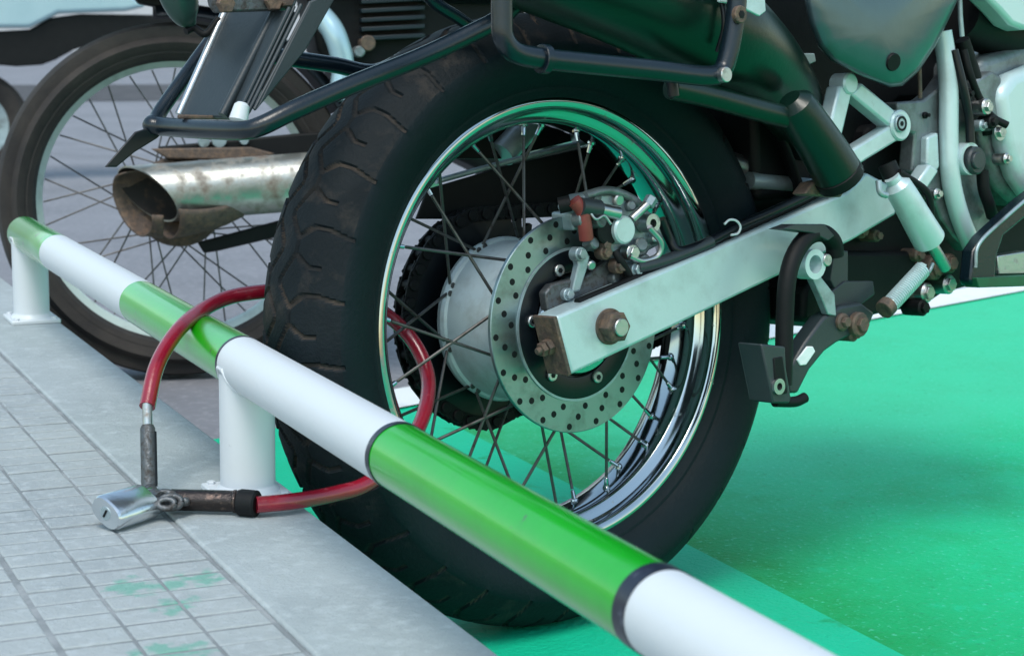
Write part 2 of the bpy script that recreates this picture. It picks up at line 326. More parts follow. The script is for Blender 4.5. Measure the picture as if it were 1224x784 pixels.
def make_tyre(name, parent, Rc, Rbead, wid, mats, N=34, dense=True, gd=.0055):
    hw = wid/2
    prof = [(-.040, Rbead-.006), (-.0435, Rbead), (-.046, Rbead+.0035), (-.050, Rbead+.008), (-.0505, Rbead+.0112), (-.0535, Rbead+.0135), (-.060, Rbead+.026), (-hw+.001, Rbead+.036), (-hw, Rbead+.046), (-hw+.001, Rbead+.054)]
    k = hw/.065
    prof = [(y*k if abs(y) < hw-.002 else y, r) for y, r in prof]
    sh = prof[-1]; na = 68 if dense else 10
    tread = []
    for i in range(1, na):     # from one shoulder over the crown to the other
        t = i/na*2-1; y = t*(abs(sh[0])); r = Rc - (Rc-sh[1])*(abs(t)**2.7); tread.append((y, r, t))
    P = [(y, r, None) for y, r in prof] + tread + [(-y, r, None) for y, r in prof[::-1]]
    nth = 1200 if dense else 128
    per = 2*math.pi*Rc/N
    vs = []; gv = []
    def seg(px, py, ax, ay, bx, by):
        dx, dy = bx-ax, by-ay; t = max(0, min(1, ((px-ax)*dx+(py-ay)*dy)/(dx*dx+dy*dy))); return math.hypot(px-ax-t*dx, py-ay-t*dy)
    for j in range(nth):
        th = 2*math.pi*j/nth; c = (th*Rc) % per
        for (y, r, t) in P:
            g = 0
            if t is not None and dense:
                u = abs(y)*1.12; cc = (c + (per/2 if y > 0 else 0)) % per
                d = 9
                for o in (-per, 0, per):
                    q = cc+o
                    d = min(d, seg(q, u, .000, .000, .024, .022), seg(q, u, .024, .022, .040, .022), seg(q, u, .040, .022, per, .000),
                            seg(q, u, .024, .022, .012, .038)-.0004, seg(q, u, .012, .038, .012, .052)-.0004, seg(q, u, .012, .052, .022, .085),
                            seg(q, u, .040, .022, .052, .040), seg(q, u, .052, .040, .052, .050))
                g = max(0, min(1, (.0028-d)/.0010))
            rr = r-gd*g; vs.append((y, rr, th)); gv.append(g)
    K_ = len(P); fs = []; mi = []
    for j in range(nth):
        j2 = (j+1) % nth
        for i in range(K_-1):
            f = (j*K_+i, j*K_+i+1, j2*K_+i+1, j2*K_+i); fs.append(f)
            a = sum(gv[x] for x in f)/4; tr = P[i][2] is not None and P[i+1][2] is not None
            mi.append(2 if a > .5 else (1 if tr else 0))
    mb = MB(); mb.v = [(r*math.cos(th), y, r*math.sin(th)) for (y, r, th) in vs]; mb.f = fs; mb.mi = mi
    return mb.build(name, mats, parent, angle=30)

wheel = bpy.data.objects.new('rear_wheel', None); COL.objects.link(wheel); wheel.parent = bike; wheel.location = (0, 0, RT); wheel.empty_display_size = .1
make_tyre('tyre', wheel, RT+.001, .2335, .130, ['rubber', 'tread', 'groove'], 30, gd=.0032)
hp = [(-.040, .2345), (-.0425, .2352), (-.0440, .2335), (-.0440, .2290), (-.0425, .2245), (-.0405, .2226), (-.0330, .2212), (-.0285, .2206), (-.0265, .2170), (-.0245, .2120), (-.0225, .2098), (-.0100, .2078)]
prof = hp + [(-y, r) for y, r in hp[::-1]]
mb = MB(); mb.lathe(prof, n=160); rimo = mb.build('rim', 'chrome', wheel, angle=50)
mb = MB()
mb.lathe([(.062, .030), (.062, .084), (.059, .088), (.052, .0895), (.047, .088), (.045, .0855), (.020, .0845), (-.010, .0835), (-.028, .083), (-.031, .087), (-.036, .088), (-.041, .087), (-.043, .078), (-.052, .062), (-.058, .050), (-.060, .030), (-.060, .012)], n=96)
mb.build('hub', 'hubm', wheel, angle=25)
# spokes: crossed in pairs, 18 to each side
nsp = 36
for k in range(nsp):
    side = 1 if k % 2 == 0 else -1; tw = 1 if (k//2) % 2 == 0 else -1
    ar = 2*math.pi*(k+.35)/nsp; ah = ar + tw*R(27)
    hr = .0865 if side > 0 else .084
    hy = .050 if side > 0 else -.036
    ph = V((hr*math.cos(ah), hy, hr*math.sin(ah))); pr = V((.2085*math.cos(ar), side*.007, .2085*math.sin(ar)))
    e = (ph-pr).normalized()
    mb = MB(); mb.cur = 0; mb.tube([ph - e*.0 + V((0, -.004*side, 0)), ph, pr+e*.014], .0017, 8, sm=False)
    mb.cyl(ph+V((0, -.0045*side, 0)), ph+V((0, -.006*side, 0)), .0032, n=10)
    mb.cur = 1; mb.cyl(pr+e*.0005, pr+e*.013, .0029, .0022, 10); mb.cyl(pr-e*.001, pr+e*.003, .0045, .0045, 10)
    mb.build('spoke', ['spoke', 'chrome'], wheel)
# valve
# brake disc with three rows of drilled holes
DY = -.0642
mb = MB(); mb.lathe([(DY, .0785), (DY, .1120), (DY+.0006, .1128), (DY+.0044, .1128), (DY+.005, .1120), (DY+.005, .0785)], n=128, closed=True)
mb.cur = 1
for k in range(54):
    a = 2*math.pi*(k+.3)/54; r = (.1065, .0965, .0865)[k % 3] if True else 0
    c = V((r*math.cos(a), DY-.0002, r*math.sin(a))); mb.lathe([(0, 0), (0, .0034), (.0002, .0035)], c, (0, 1, 0), 14)
mb.build('brake_disc', ['disc', 'blackp'], wheel)
mb = MB(); mb.lathe([(DY-.0016, .0775), (DY-.0016, .0800), (DY-.0002, .0802)], n=96); mb.build('disc_inner_edge', 'alu', wheel)
mb = MB(); mb.lathe([(DY+.004, .0775), (DY-.001, .0775), (DY-.0015, .076), (DY-.0015, .058), (DY-.001, .0555), (DY+.006, .055)], n=96); mb.build('disc_carrier', 'black', wheel)
for k in range(6):
    a = R(52+60*k); c = V((.062*math.cos(a), DY-.0015, .062*math.sin(a)))
    mb = MB(); mb.cyl(c, c+V((0, -.004, 0)), .0062, n=20); mb.cur = 1; mb.hexn(c+V((0, -.0042, 0)), (0, -1, 0), .0030, .0002); mb.build('disc_bolt', ['steel', 'blackp'], wheel)
mb = MB(); mb.lathe([(DY+.002, .030), (DY+.002, .054), (-.066, .0535), (-.071, .050), (-.072, .044), (-.0765, .043), (-.0765, .030)], n=64, closed=True); mb.build('bearing_collar', 'chrome', wheel)
# sprocket on the far side with teeth
mb = MB(); nT = 44; P0 = []; P1 = []
for k in range(nT*4):
    a = 2*math.pi*k/(nT*4); r = .1165 if k % 4 in (0, 1) else .108; P0.append(V((r*math.cos(a), .078, r*math.sin(a)))); P1.append(V((r*math.cos(a), .084, r*math.sin(a))))
mb.prism(P0, P1); mb.build('sprocket', 'black', wheel, angle=20)
mb = MB(); mb.cyl((0, -.116, 0), (0, .135, 0), .0095, n=24); mb.cyl((0, -.086, 0), (0, -.070, 0), .024, n=32); mb.build('axle', 'steel', wheel)

# chain wrapped round the sprocket
eng = B(1010, 250, .08)
ex, ez = max(.55, eng.x), .40
path = []; cr = .1155
for k in range(0, 60):
    a = R(100 + k/59*165); path.append(V((cr*math.cos(a), .081, RT+cr*math.sin(a))))
top_end = V((ex, .081, ez+.035)); bot_end = V((ex, .081, ez-.035))
full = [top_end.lerp(path[0], i/28) for i in range(28)] + path + [path[-1].lerp(bot_end, i/28) for i in range(1, 29)]
# resample evenly at the chain pitch
pts = [full[0]]; need = .0185; acc = 0
for a, b in zip(full, full[1:]):
    L = (b-a).length; pos = 0
    while acc + (L-pos) >= need:
        pos += need-acc; acc = 0; pts.append(a.lerp(b, pos/L))
    acc += L-pos
mb = MB()
for i, (a, b) in enumerate(zip(pts, pts[1:])):
    dr = (b-a).normalized(); nn = V((-dr.z, 0, dr.x)); off_y = .0085 if i % 2 else .0062
    for sy in (-1, 1):
        A = []
        for t in range(16):
            an = 2*math.pi*t/16; cx = (a if math.cos(an) < 0 else b); A.append(cx + dr*math.cos(an)*.0100 + nn*math.sin(an)*(.0108 if abs(math.cos(an)) > .5 else .0078))
        mb.prism([p+V((0, sy*off_y-.0008, 0)) for p in A], [p+V((0, sy*off_y+.0008, 0)) for p in A])
    mb.cyl(a+V((0, -.0125, 0)), a+V((0, .0125, 0)), .0062, n=10)
mb.build('chain', 'blackp', bike)

def plate(name, pts, y0, th, m, parent=None, bevel=.0012, hole=None, seg=2, shift=None):
    """flat part cut to an outline at its own distance to the side of the machine, with real thickness"""
    A = [B(px, py, y0) for px, py in pts]; Bp = [a + V((0, th, 0)) for a in A]
    mb = MB(); mb.prism(A, Bp); return mb.build(name, m, parent or bike, bevel=bevel, seg=seg)
def tub(name, pts, r, m, parent=None, n=14, **k):
    mb = MB(); mb.tube([B(*p) for p in pts], r, n, **k); return mb.build(name, m, parent or bike)
def rod(name, p, q, r, m, parent=None, n=20, **k):
    mb = MB(); mb.cyl(B(*p), B(*q), r, n=n, **k); return mb.build(name, m, parent or bike)

# swingarm (near leg), its open rusty end, axle nut
arm = plate('swingarm', [(665, 378), (721, 354), (860, 295), (968, 248), (1012, 230), (1036, 206), (1066, 222), (1072, 256), (1018, 288), (930, 330), (804, 391), (683, 448)], -.115, .034, 'arm', bevel=.0035, seg=3)
AX = V((0, -.1175, RT))
e0 = B(665, 378, -.115); e1 = B(683, 448, -.115); back = (B(683, 448, -.115)-B(804, 391, -.115)).normalized()
mb = MB(); A = [e0+V((0, .0, 0)), e1, e1+V((0, .034, 0)), e0+V((0, .034, 0))]
mb.prism([p-back*.001 + (V((0, 0, 0))) for p in A], [p+back*.0035 for p in A]); ec = mb.build('end_plate', 'rust', arm, bevel=.001)
cen = sum(A, V())/4
mb = MB(); mb.cyl(cen+back*.003, cen+back*.022, .0038, n=14); mb.hexn(cen+back*.004, back, .0085, .006); mb.hexn(cen+back*.012, back, .0075, .005)
mb.build('chain_adjuster', 'rust', arm)
mb = MB(); mb.lathe([(0, 0), (0, .0185), (.0025, .0185), (.0028, .010)], AX+V((0, .0025, 0)), (0, -1, 0), 40); mb.build('axle_washer', 'rust', arm)
mb = MB(); mb.lathe([(0, .008), (0, .0165), (.0115, .0165), (.0135, .0148), (.0135, .0098)], AX, (0, -1, 0), 6); mb.build('axle_nut', 'rust', arm, bevel=.0006)
mb = MB(); mb.cyl(AX+V((0, -.01, 0)), AX+V((0, -.0175, 0)), .0092, n=24); mb.build('axle_end', 'steel', arm)
# far leg of the swingarm
plate('swingarm_left_leg', [(690, 372), (1000, 230), (1000, 290), (700, 430)], .100, .03, 'black', bevel=.003)

# chain guard with bright upper strip
plate('chain_guard', [(498, 262), (512, 226), (600, 200), (720, 172), (800, 148), (850, 150), (850, 215), (700, 258), (600, 262)], .105, .004, 'blackp')
tub('guard_strip', [(521, 217, .10), (620, 190, .10), (716, 166, .10)], .0032, 'alu')
# bits behind the upper part of the wheel: shock, tank of the damper, battery tray
tub('damper', [(640, 140, .12), (600, 185, .12)], .016, 'alu')
tub('damper_body', [(740, 140, .11), (690, 165, .11)], .012, 'steel')
plate('left_side_plate', [(520, 190), (560, 120), (700, 60), (860, 80), (880, 170), (800, 165), (700, 165), (600, 190)], .125, .012, 'blackp')

# brake caliper
cal = plate('brake_caliper', [(684, 246), (700, 232), (735, 226), (762, 238), (775, 250), (792, 262), (796, 290), (778, 300), (768, 318), (742, 322), (728, 300), (716, 285), (700, 268)], -.088, .030, 'alu', bevel=.006, seg=4)
mb = MB(); c = B(748, 275, -.104); mb.lathe([(0, 0), (0, .0125), (.002, .0145), (.022, .0150), (.022, 0)], c, (0, 1, 0), 36); mb.build('piston_cover', 'arm', cal, angle=20)
mb = MB(); c = B(728, 276, -.098); mb.lathe([(0, 0), (0, .012), (.001, .0145), (.004, .0145), (.005, .012), (.009, .012), (.01, .0150), (.02, .0150)], c, (0, 1, 0), 32); mb.build('piston_boot', 'blackp', cal, angle=20)
mb = MB(); c = B(781, 267, -.106); mb.ring(c, (0, 1, 0), .0098, .0045, .016, 28); mb.cur = 1; mb.cyl(c+V((0, .004, 0)), c+V((0, .015, 0)), .0046, n=16); mb.build('banjo_bolt', ['steel', 'blackp'], cal)
tub('pad_pin_cap', [(686, 240, -.095), (696, 252, -.097), (699, 270, -.097), (701, 286, -.095)], .0075, 'redm', cal)
tub('pin_boot', [(668, 246, -.08), (682, 243, -.088)], .0085, 'blackp', cal)
tub('slide_pin', [(693, 247, -.098), (716, 250, -.099)], .0095, 'plastic', cal)
tub('slide_pin_end', [(713, 250, -.100), (738, 255, -.100)], .0072, 'steel', cal)
tub('bleed_nipple', [(755, 262, -.10), (772, 246, -.104), (778, 240, -.105)], .0048, 'steel', cal)
mb = MB(); mb.cyl(B(774, 246, -.104), B(780, 236, -.105), .0068, n=6); mb.build('nipple_cap', 'alu', cal)
# arched shell over the disc
mb = MB(); A = []; Bq = []
for k in range(9):
    a = R(52+k*5.6); A.append(V((.1185*math.cos(a), -.080, RT+.1175*math.sin(a))))
for k in range(9):
    a = R(52+(8-k)*5.6); A.append(V((.104*math.cos(a), -.080, RT+.098*math.sin(a))))
mb.prism(A, [p+V((0, .034, 0)) for p in A]); mb.build('caliper_bridge', 'alu', cal, bevel=.003, seg=3)
# bracket between caliper and arm
bra = plate('caliper_bracket', [(652, 350), (660, 340), (700, 330), (725, 312), (760, 312), (780, 316), (740, 345), (690, 368), (655, 372)], -.082, .012, 'oldsteel', bevel=.002)
plate('bracket_rib', [(688, 302), (700, 300), (706, 306), (703, 320), (694, 348), (684, 350), (692, 316)], -.088, .010, 'alu', bra, bevel=.002)
for (px, py, y, rr, m) in ((695, 304, -.092, .0075, 'alu'), (757, 302, -.102, .0085, 'steel'), (762, 322, -.10, .0075, 'alu'), (680, 352, -.088, .0065, 'alu'), (742, 318, -.098, .008, 'rust'), (725, 302, -.094, .0075, 'rust')):
    mb = MB(); c = B(px, py, y); mb.cyl(c, c+V((0, .012, 0)), rr, n=20); mb.hexn(c+V((0, .0, 0)), (0, -1, 0), rr*.75, .004); mb.build('bracket_bolt', m, bra)
tub('torque_link', [(735, 300, -.096), (742, 312, -.1), (752, 330, -.097), (745, 338, -.094)], .004, 'blackp', bra)
for (px, py, y, rr, m) in ((741, 240, -.094, .0065, 'steel'), (756, 246, -.096, .0055, 'alu2'), (716, 236, -.090, .006, 'alu2'), (768, 292, -.100, .0075, 'alu2'), (786, 284, -.098, .006, 'steel'), (712, 290, -.094, .0065, 'alu2'), (728, 292, -.098, .0055, 'rust'), (708, 318, -.090, .005, 'steel'), (738, 332, -.090, .006, 'alu2'), (772, 310, -.098, .006, 'alu2'), (700, 262, -.100, .0085, 'alu2'), (720, 262, -.101, .0085, 'alu2')):
    mb = MB(); c = B(px, py, y); mb.cyl(c, c+V((random.uniform(-.004, .004), .014, random.uniform(-.004, .004))), rr, n=16, bv=.0015); mb.build('caliper_boss', m, cal)
tub('pad_spring', [(704, 252, -.103), (712, 262, -.106), (722, 258, -.106), (730, 268, -.107)], .0016, 'steel', cal)
tub('bridge_rib', [(700, 234, -.088), (726, 228, -.090), (752, 236, -.090), (770, 250, -.090)], .0048, 'alu2', cal)
tub('brake_line', [(776, 272, -.108), (790, 290, -.107), (786, 306, -.104), (768, 312, -.102), (752, 306, -.103)], .0034, 'steel', cal)
# hose and cable lying on the arm
tub('brake_hose', [(790, 262, -.10), (800, 285, -.10), (812, 300, -.105), (845, 290, -.108), (880, 272, -.108), (930, 250, -.108), (975, 228, -.108), (1005, 205, -.11)], .0052, 'black')
tub('hose_sheath', [(762, 320, -.10), (790, 313, -.104), (820, 302, -.106), (850, 289, -.108)], .0065, 'plastic')
tub('wear_strip', [(690, 362, -.10), (780, 325, -.10), (860, 288, -.10), (960, 240, -.10), (1010, 215, -.1)], .0048, 'blackp')
mb = MB(); cc = [B(x, y, -.116) for x, y in ((866, 268), (872, 263), (880, 264), (885, 271), (882, 279), (874, 281))]
mb.tube(cc, .0013, 8); mb.build('hose_clip', 'white', bike)

# exhaust silencer and the pipe leading to it
tub('silencer', [(600, -75, -.150), (680, -43, -.150), (760, -10, -.150), (830, 26, -.150), (880, 58, -.14), (920, 93, -.115), (948, 130, -.09), (962, 168, -.06)], lambda t: .058 if t < .5 else .058-(t-.5)/.5*.031, 'muffler', n=40)
plate('silencer_bracket', [(860, -14), (914, -10), (916, 14), (908, 20), (880, 6), (860, 3)], -.222, .004, 'arm')
tub('silencer_clamp', [(862, -6, -.212), (866, 30, -.216), (858, 62, -.205)], .0030, 'black')
# passenger peg: thick rubber with steel end, hanging from its bracket
tub('passenger_peg', [(944, 118, -.185), (962, 145, -.185), (985, 180, -.185), (1004, 212, -.185)], lambda t: (.0215+.0055*t)*min(1, .55+t*5), 'muffler', n=28, k=4)
rod('peg_end', (1000, 206, -.186), (1006, 216, -.186), .0268, 'blackp')
plate('peg_strut', [(962, 232), (972, 218), (990, 214), (1000, 220), (1010, 228), (1006, 236), (968, 234)], -.17, .02, 'rust', bevel=.002)
tub('stay_tube', [(802, 105, -.18), (850, 116, -.18), (900, 130, -.18), (948, 142, -.18)], .0118, 'muffler')
rod('stay_bolt', (803, 98, -.19), (805, 116, -.19), .006, 'black')

# luggage frame
rack = tub('luggage_rack', [(600, -60, -.225), (600, -20, -.225), (600, 20, -.225), (602, 46, -.225), (616, 63, -.225), (645, 70, -.225), (700, 76, -.228), (780, 84, -.232), (842, 91, -.235), (862, 86, -.236), (870, 68, -.237), (876, 40, -.238), (880, 12, -.238), (882, -30, -.238)], .0098, 'tube', n=18, k=8)
mb = MB(); c = B(650, 71, -.225); d = (B(700, 76, -.228)-B(645, 70, -.225)).normalized(); mb.cyl(c-d*.004, c+d*.004, .0135, n=24); mb.build('rack_collar', 'tube', rack)
mb = MB(); c = B(881, 18, -.246); mb.cyl(c, c+V((0, -.006, 0)), .0085, n=16); mb.cur = 1; mb.hexn(c+V((0, -.0062, 0)), (0, -1, 0), .004, .0005); mb.build('rack_bolt', ['rust', 'blackp'], rack)
mb = MB(); c = B(862, 90, -.243); mb.cyl(c, c+V((0, -.008, 0)), .0075, n=16); mb.build('rack_nut', 'steel', rack)
XB = B(300, 156, -.10).x
l_end = V((XB+.004, .048, B(300, 156, -.10).z-.004))
mb = MB(); rb = [B(186, 147, .052), B(182, 150, .050), B(200, 152, .036), B(245, 155, -.03), B(290, 156, -.088), B(312, 151, -.104), B(345, 135, -.112), B(385, 117, -.115), B(430, 98, -.118), B(500, 70, -.12), B(560, 42, -.125), B(600, 20, -.13), B(640, -20, -.13)]
mb.tube(rb, .0088, 18); mb.build('rear_loop', 'tube', rack)
tub('loop_strut', [(184, 149, .054), (192, 133, .064), (214, 102, .075), (240, 66, .088), (268, 28, .10)], .0072, 'tube', rack)
tub('loop_left_side', [(300, 62, .09), (345, 70, .09), (400, 78, .09), (450, 86, .09), (500, 60, .09)], .0085, 'tube', rack)
tub('grab_tube', [(500, -18, -.06), (520, 4, -.06), (548, 22, -.06), (572, 40, -.06)], .0062, 'tube', rack)
mb = MB(); c = B(284, 142, -.06); mb.cyl(c+V((0, 0, -.004)), c+V((.006, 0, .014)), .0088, .0070, 20, .003); mb.build('rubber_stop', 'white', rack)
plate('reflector_bracket', [(124, 200), (160, 158), (186, 150), (200, 154), (186, 166), (160, 182), (138, 200)], .05, -.003, 'black', rack)

# mudguard tongue with raised ribs down its near side
G = [(268, 14, .052), (212, 138, .052), (291, 141, -.045), (304, 132, -.060), (372, 6, -.066), (350, 12, -.048)]
fl = MB(); A = [B(*p) for p in G]; nrm = (A[1]-A[0]).cross(A[2]-A[1]).normalized()
nrm = nrm if nrm.dot(F1.I.to_3x3() @ fw) > 0 else -nrm
fl.prism([A[0], A[1], A[2], A[5]], [p+nrm*.005 for p in (A[0], A[1], A[2], A[5])]); mg = fl.build('mudguard', 'mud', bike, bevel=.0015)
for (p, q, rr, m) in (((346, 10, -.050), (284, 138, -.046), .0022, 'mud'), ((352, 8, -.052), (291, 136, -.050), .0014, 'plastic'), ((360, 6, -.054), (297, 134, -.053), .0020, 'mud'), ((371, 3, -.058), (304, 131, -.057), .0018, 'plastic'), ((270, 12, .050), (214, 137, .050), .0040, 'steel'), ((276, 12, .046), (221, 137, .046), .0026, 'mud'), ((330, 12, -.02), (266, 138, -.02), .0045, 'mud')):
    tub('mudguard_rib', [p, q], rr, m, mg, sm=False)
plate('mudguard_flange', [(372, 2), (408, -14), (366, 60), (330, 104), (306, 133)], -.060, .006, 'mud', mg)
plate('mudguard_lip', [(214, 137), (290, 139), (290, 144), (214, 142)], .0, .004, 'rust', mg)
plate('tail_bracket', [(252, -12), (362, -16), (352, 12), (330, 13), (262, 15), (256, 6)], -.03, .012, 'oldsteel', bevel=.002)
for (px, py) in ((268, 5), (325, 2), (340, -2)):
    mb = MB(); c = B(px, py, -.032); mb.hexn(c, (0, -1, 0), .009, .006); mb.build('tail_bolt', 'rust', bike)
tub('turn_signal', [(206, -40, .06), (212, -10, .06), (222, 18, .06), (231, 31, .06)], lambda t: .002+.018*math.sin(math.pi*min(1, .35+.62*t)), 'green' if False else mat('dark_green_plastic', (.01, .035, .03), 0, .3, (.015, .05, .04), 20), n=20, sx=.8)
tub('signal_wire', [(222, 38, .06), (232, 34, .06), (246, 41, .055), (262, 22, .05)], .0035, 'blackp')

# inner fender over the tyre, tail and seat above the picture
mb = MB(); vs = []; n1 = 28; n2 = 9
for i in range(n1+1):
    a = R(15+i/n1*66)
    for j in range(n2):
        y = -.085+j/(n2-1)*.17; r = .372 - .02*(abs(y)/.085)**3
        vs.append((r*math.cos(a), y, RT+r*math.sin(a)))
fs = [(i*n2+j, i*n2+j+1, (i+1)*n2+j+1, (i+1)*n2+j) for i in range(n1) for j in range(n2-1)]
mb.add(vs, fs); o = mb.build('inner_fender', 'blackp', bike); sd_ = o.modifiers.new('s', 'SOLIDIFY'); sd_.thickness = .004
mb = MB(); mb.box((.02, .02, .80), (.62, .20, .10)); mb.build('tail_cover', 'blackp', bike, bevel=.03, seg=4)
mb = MB(); mb.box((.26, .0, .89), (.80, .25, .10)); mb.build('seat', 'blackp', bike, bevel=.035, seg=4)
# frame core: dark gearbox, shock and linkage seen as one shadowed mass, built of separate volumes
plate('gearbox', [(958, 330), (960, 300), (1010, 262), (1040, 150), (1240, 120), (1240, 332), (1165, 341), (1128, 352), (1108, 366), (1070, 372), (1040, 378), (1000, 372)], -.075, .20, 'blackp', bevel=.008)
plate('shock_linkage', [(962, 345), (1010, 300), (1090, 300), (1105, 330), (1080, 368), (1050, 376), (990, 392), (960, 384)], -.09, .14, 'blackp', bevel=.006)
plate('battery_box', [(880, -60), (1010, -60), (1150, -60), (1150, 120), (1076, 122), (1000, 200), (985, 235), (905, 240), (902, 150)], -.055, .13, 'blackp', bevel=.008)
tub('shock_body', [(870, 195, -.03), (905, 206, -.03), (960, 218, -.03), (1000, 224, -.03)], .014, 'steel')
tub('coil_end', [(895, 216, -.05), (965, 222, -.05)], .010, 'alu')
for (px, py, y, rr) in ((1050, 282, -.10, .007), (1032, 276, -.10, .009), (1100, 305, -.10, .008), (1120, 320, -.10, .015), (1138, 315, -.11, .012), (1110, 350, -.10, .012), (1136, 340, -.1, .012), (1105, 368, -.1, .01)):
    mb = MB(); c = B(px, py, y); mb.cyl(c, c+V((0, .03, 0)), rr, n=16, bv=.002); mb.hexn(c, (0, -1, 0), rr*.7, .004); mb.build('linkage_bolt', random.choice(['steel', 'rust', 'blackp']), bike)

# silver side panel (bulging shell)
SP = [(958, -70), (961, 0), (967, 28), (978, 56), (992, 72), (1030, 92), (1064, 105), (1079, 103), (1098, 86), (1118, 56), (1134, 24), (1145, 0), (1158, -70)]
mb = MB(); rings = []
cxp = sum(p[0] for p in SP)/len(SP); cyp = sum(p[1] for p in SP)/len(SP)
tbl = ((1.0, -.150), (.995, -.162), (.97, -.170), (.90, -.1755), (.7, -.181), (.4, -.185), (.0, -.187))
SPd = []
for i in range(len(SP)):
    a = SP[i]; b = SP[(i+1) % len(SP)]
    for k in range(4): SPd.append((a[0]+(b[0]-a[0])*k/4, a[1]+(b[1]-a[1])*k/4))
vs = []
for (f, y) in tbl:
    for p in SPd: vs.append(B(cxp+(p[0]-cxp)*f, cyp+(p[1]-cyp)*f, y))
n = len(SPd); fs = [(r*n+i, r*n+(i+1) % n, (r+1)*n+(i+1) % n, (r+1)*n+i) for r in range(len(tbl)-1) for i in range(n)]
mb.add(vs, fs); sp = mb.build('side_panel', 'panel', bike, angle=60)
mb = MB(); c = B(1069, 75, -.186); mb.lathe([(.0, 0), (0, .0092), (.0012, .0100), (.010, .0100)], c, (.12, 1, .25), 28); mb.build('panel_hole', ['blackp'], sp)
tub('panel_crease', [(1045, 22, -.1835), (1062, 38, -.1825), (1085, 52, -.180)], .0018, 'panel', sp)

# silver frame: down tube, pivot plate, peg bracket
fr = plate('frame_plate', [(1072, 122), (1104, 120), (1120, 108), (1134, 88), (1146, 92), (1152, 130), (1164, 158), (1178, 205), (1184, 262), (1180, 300), (1158, 300), (1140, 282), (1126, 262), (1112, 230), (1090, 205), (1094, 160), (1078, 158)], -.120, .022, 'alu2', bevel=.003)
tub('frame_tube', [(1126, 38, -.128), (1131, 70, -.130), (1134, 110, -.132), (1134, 160, -.132), (1136, 210, -.132), (1146, 255, -.130), (1164, 300, -.126)], .0115, 'arm', fr, n=20)
for (p, q, wd) in (((1012, 104), (996, 172), 8.5), ((1024, 106), (1072, 146), 9.5), ((1010, 196), (1078, 154), 10)):
    d = V((q[0]-p[0], q[1]-p[1])).normalized(); nn = V((-d.y, d.x))*wd
    P_ = [(p[0]+nn.x, p[1]+nn.y), (q[0]+nn.x, q[1]+nn.y), (q[0]-nn.x, q[1]-nn.y), (p[0]-nn.x, p[1]-nn.y)]
    plate('peg_bracket_bar', P_, -.150-.001*wd/9, .020, 'arm', fr, bevel=.003)
for (px, py, r1, m) in ((1018, 100, .012, 'arm'), (1078, 150, .0175, 'arm')):
    mb = MB(); c = B(px, py, -.154); mb.cyl(c, c+V((0, .024, 0)), r1, n=28, bv=.002); mb.build('bracket_boss', m, fr)
mb = MB(); c = B(1078, 148, -.157); mb.cyl(c, c+V((0, .01, 0)), .0100, n=24); mb.cur = 1; mb.ring(c+V((0, -.0004, 0)), (0, 1, 0), .0085, .0058, .002, 24); mb.hexn(c+V((0, -.0004, 0)), (0, -1, 0), .0030, .0002); mb.build('bracket_screw', ['alu', 'blackp'], fr)
mb = MB(); c = B(1161, 190, -.146); mb.ring(c, (0, 1, 0), .0190, .0150, .02, 36); mb.cur = 1; mb.cyl(B(1169, 192, -.152), B(1169, 192, -.152)+V((0, .02, 0)), .0165, n=36, bv=.002); mb.cyl(B(1170, 192, -.156), B(1170, 192, -.156)+V((0, .006, 0)), .010, n=36, bv=.001); mb.build('pivot_cap', ['arm', 'plastic'], fr)
plate('hinge_block', [(1097, 218), (1112, 196), (1123, 204), (1108, 227)], -.145, .02, 'arm', fr, bevel=.003)
plate('frame_rib', [(1109, 164), (1122, 158), (1124, 200), (1116, 210), (1108, 196)], -.130, .012, 'arm', fr, bevel=.003)
# rear brake master cylinder
mcyl = tub('master_cylinder', [(1066, 212, -.165), (1080, 234, -.168), (1096, 262, -.168), (1110, 286, -.165)], lambda t: .0150+.004*t-.006*(t < .12), 'arm', n=28, k=4)
tub('cylinder_fitting', [(1060, 196, -.155), (1068, 214, -.16)], .011, 'blackp', mcyl)
tub('cylinder_clamp', [(1050, 216, -.176), (1052, 230, -.178), (1060, 234, -.18)], .0035, 'alu', mcyl)
tub('cylinder_hose', [(1074, 206, -.17), (1094, 218, -.172), (1108, 230, -.175), (1113, 250, -.17), (1112, 268, -.165)], .004, 'blackp', mcyl)
tub('push_rod', [(1110, 286, -.165), (1118, 300, -.165), (1130, 320, -.16)], .007, 'steel', mcyl)
# engine case, cooling hoses, tank edge at the right
plate('engine_case', [(1172, 70), (1200, 62), (1230, 50), (1300, 50), (1300, 250), (1216, 245), (1196, 226), (1180, 196), (1172, 150)], -.125, .10, 'alu2', bevel=.012, seg=4)
plate('clutch_cover', [(1196, 110), (1212, 88), (1240, 76), (1300, 80), (1300, 240), (1236, 240), (1218, 214), (1205, 176)], -.150, .03, 'arm', bevel=.014, seg=5)
for (P_, y_) in (([(958, 64), (974, 64), (976, 74), (966, 78)], -.075), ([(872, 129), (886, 122), (900, 130), (898, 136)], -.07), ([(904, 96), (911, 97), (911, 107), (905, 104)], -.07)):
    plate('bright_gap', P_, y_, .003, 'arm')  # pale plates added in place of gaps showing the bright background
mb = MB(); c = B(1196, 158, -.150); mb.cyl(c, c+V((0, .002, 0)), .011, n=20); mb.hexn(c, (0, -1, 0), .007, .004); mb.build('case_bolt', 'steel', bike)
tub('intake_boot', [(1146, 20, -.10), (1176, 34, -.10), (1210, 44, -.10), (1250, 40, -.10)], .030, 'blackp', n=24)
plate('tank_edge', [(1172, -10), (1196, 14), (1210, 30), (1224, 36), (1300, 30), (1300, -40), (1180, -40)], -.16, .03, 'arm', bevel=.006, seg=3)
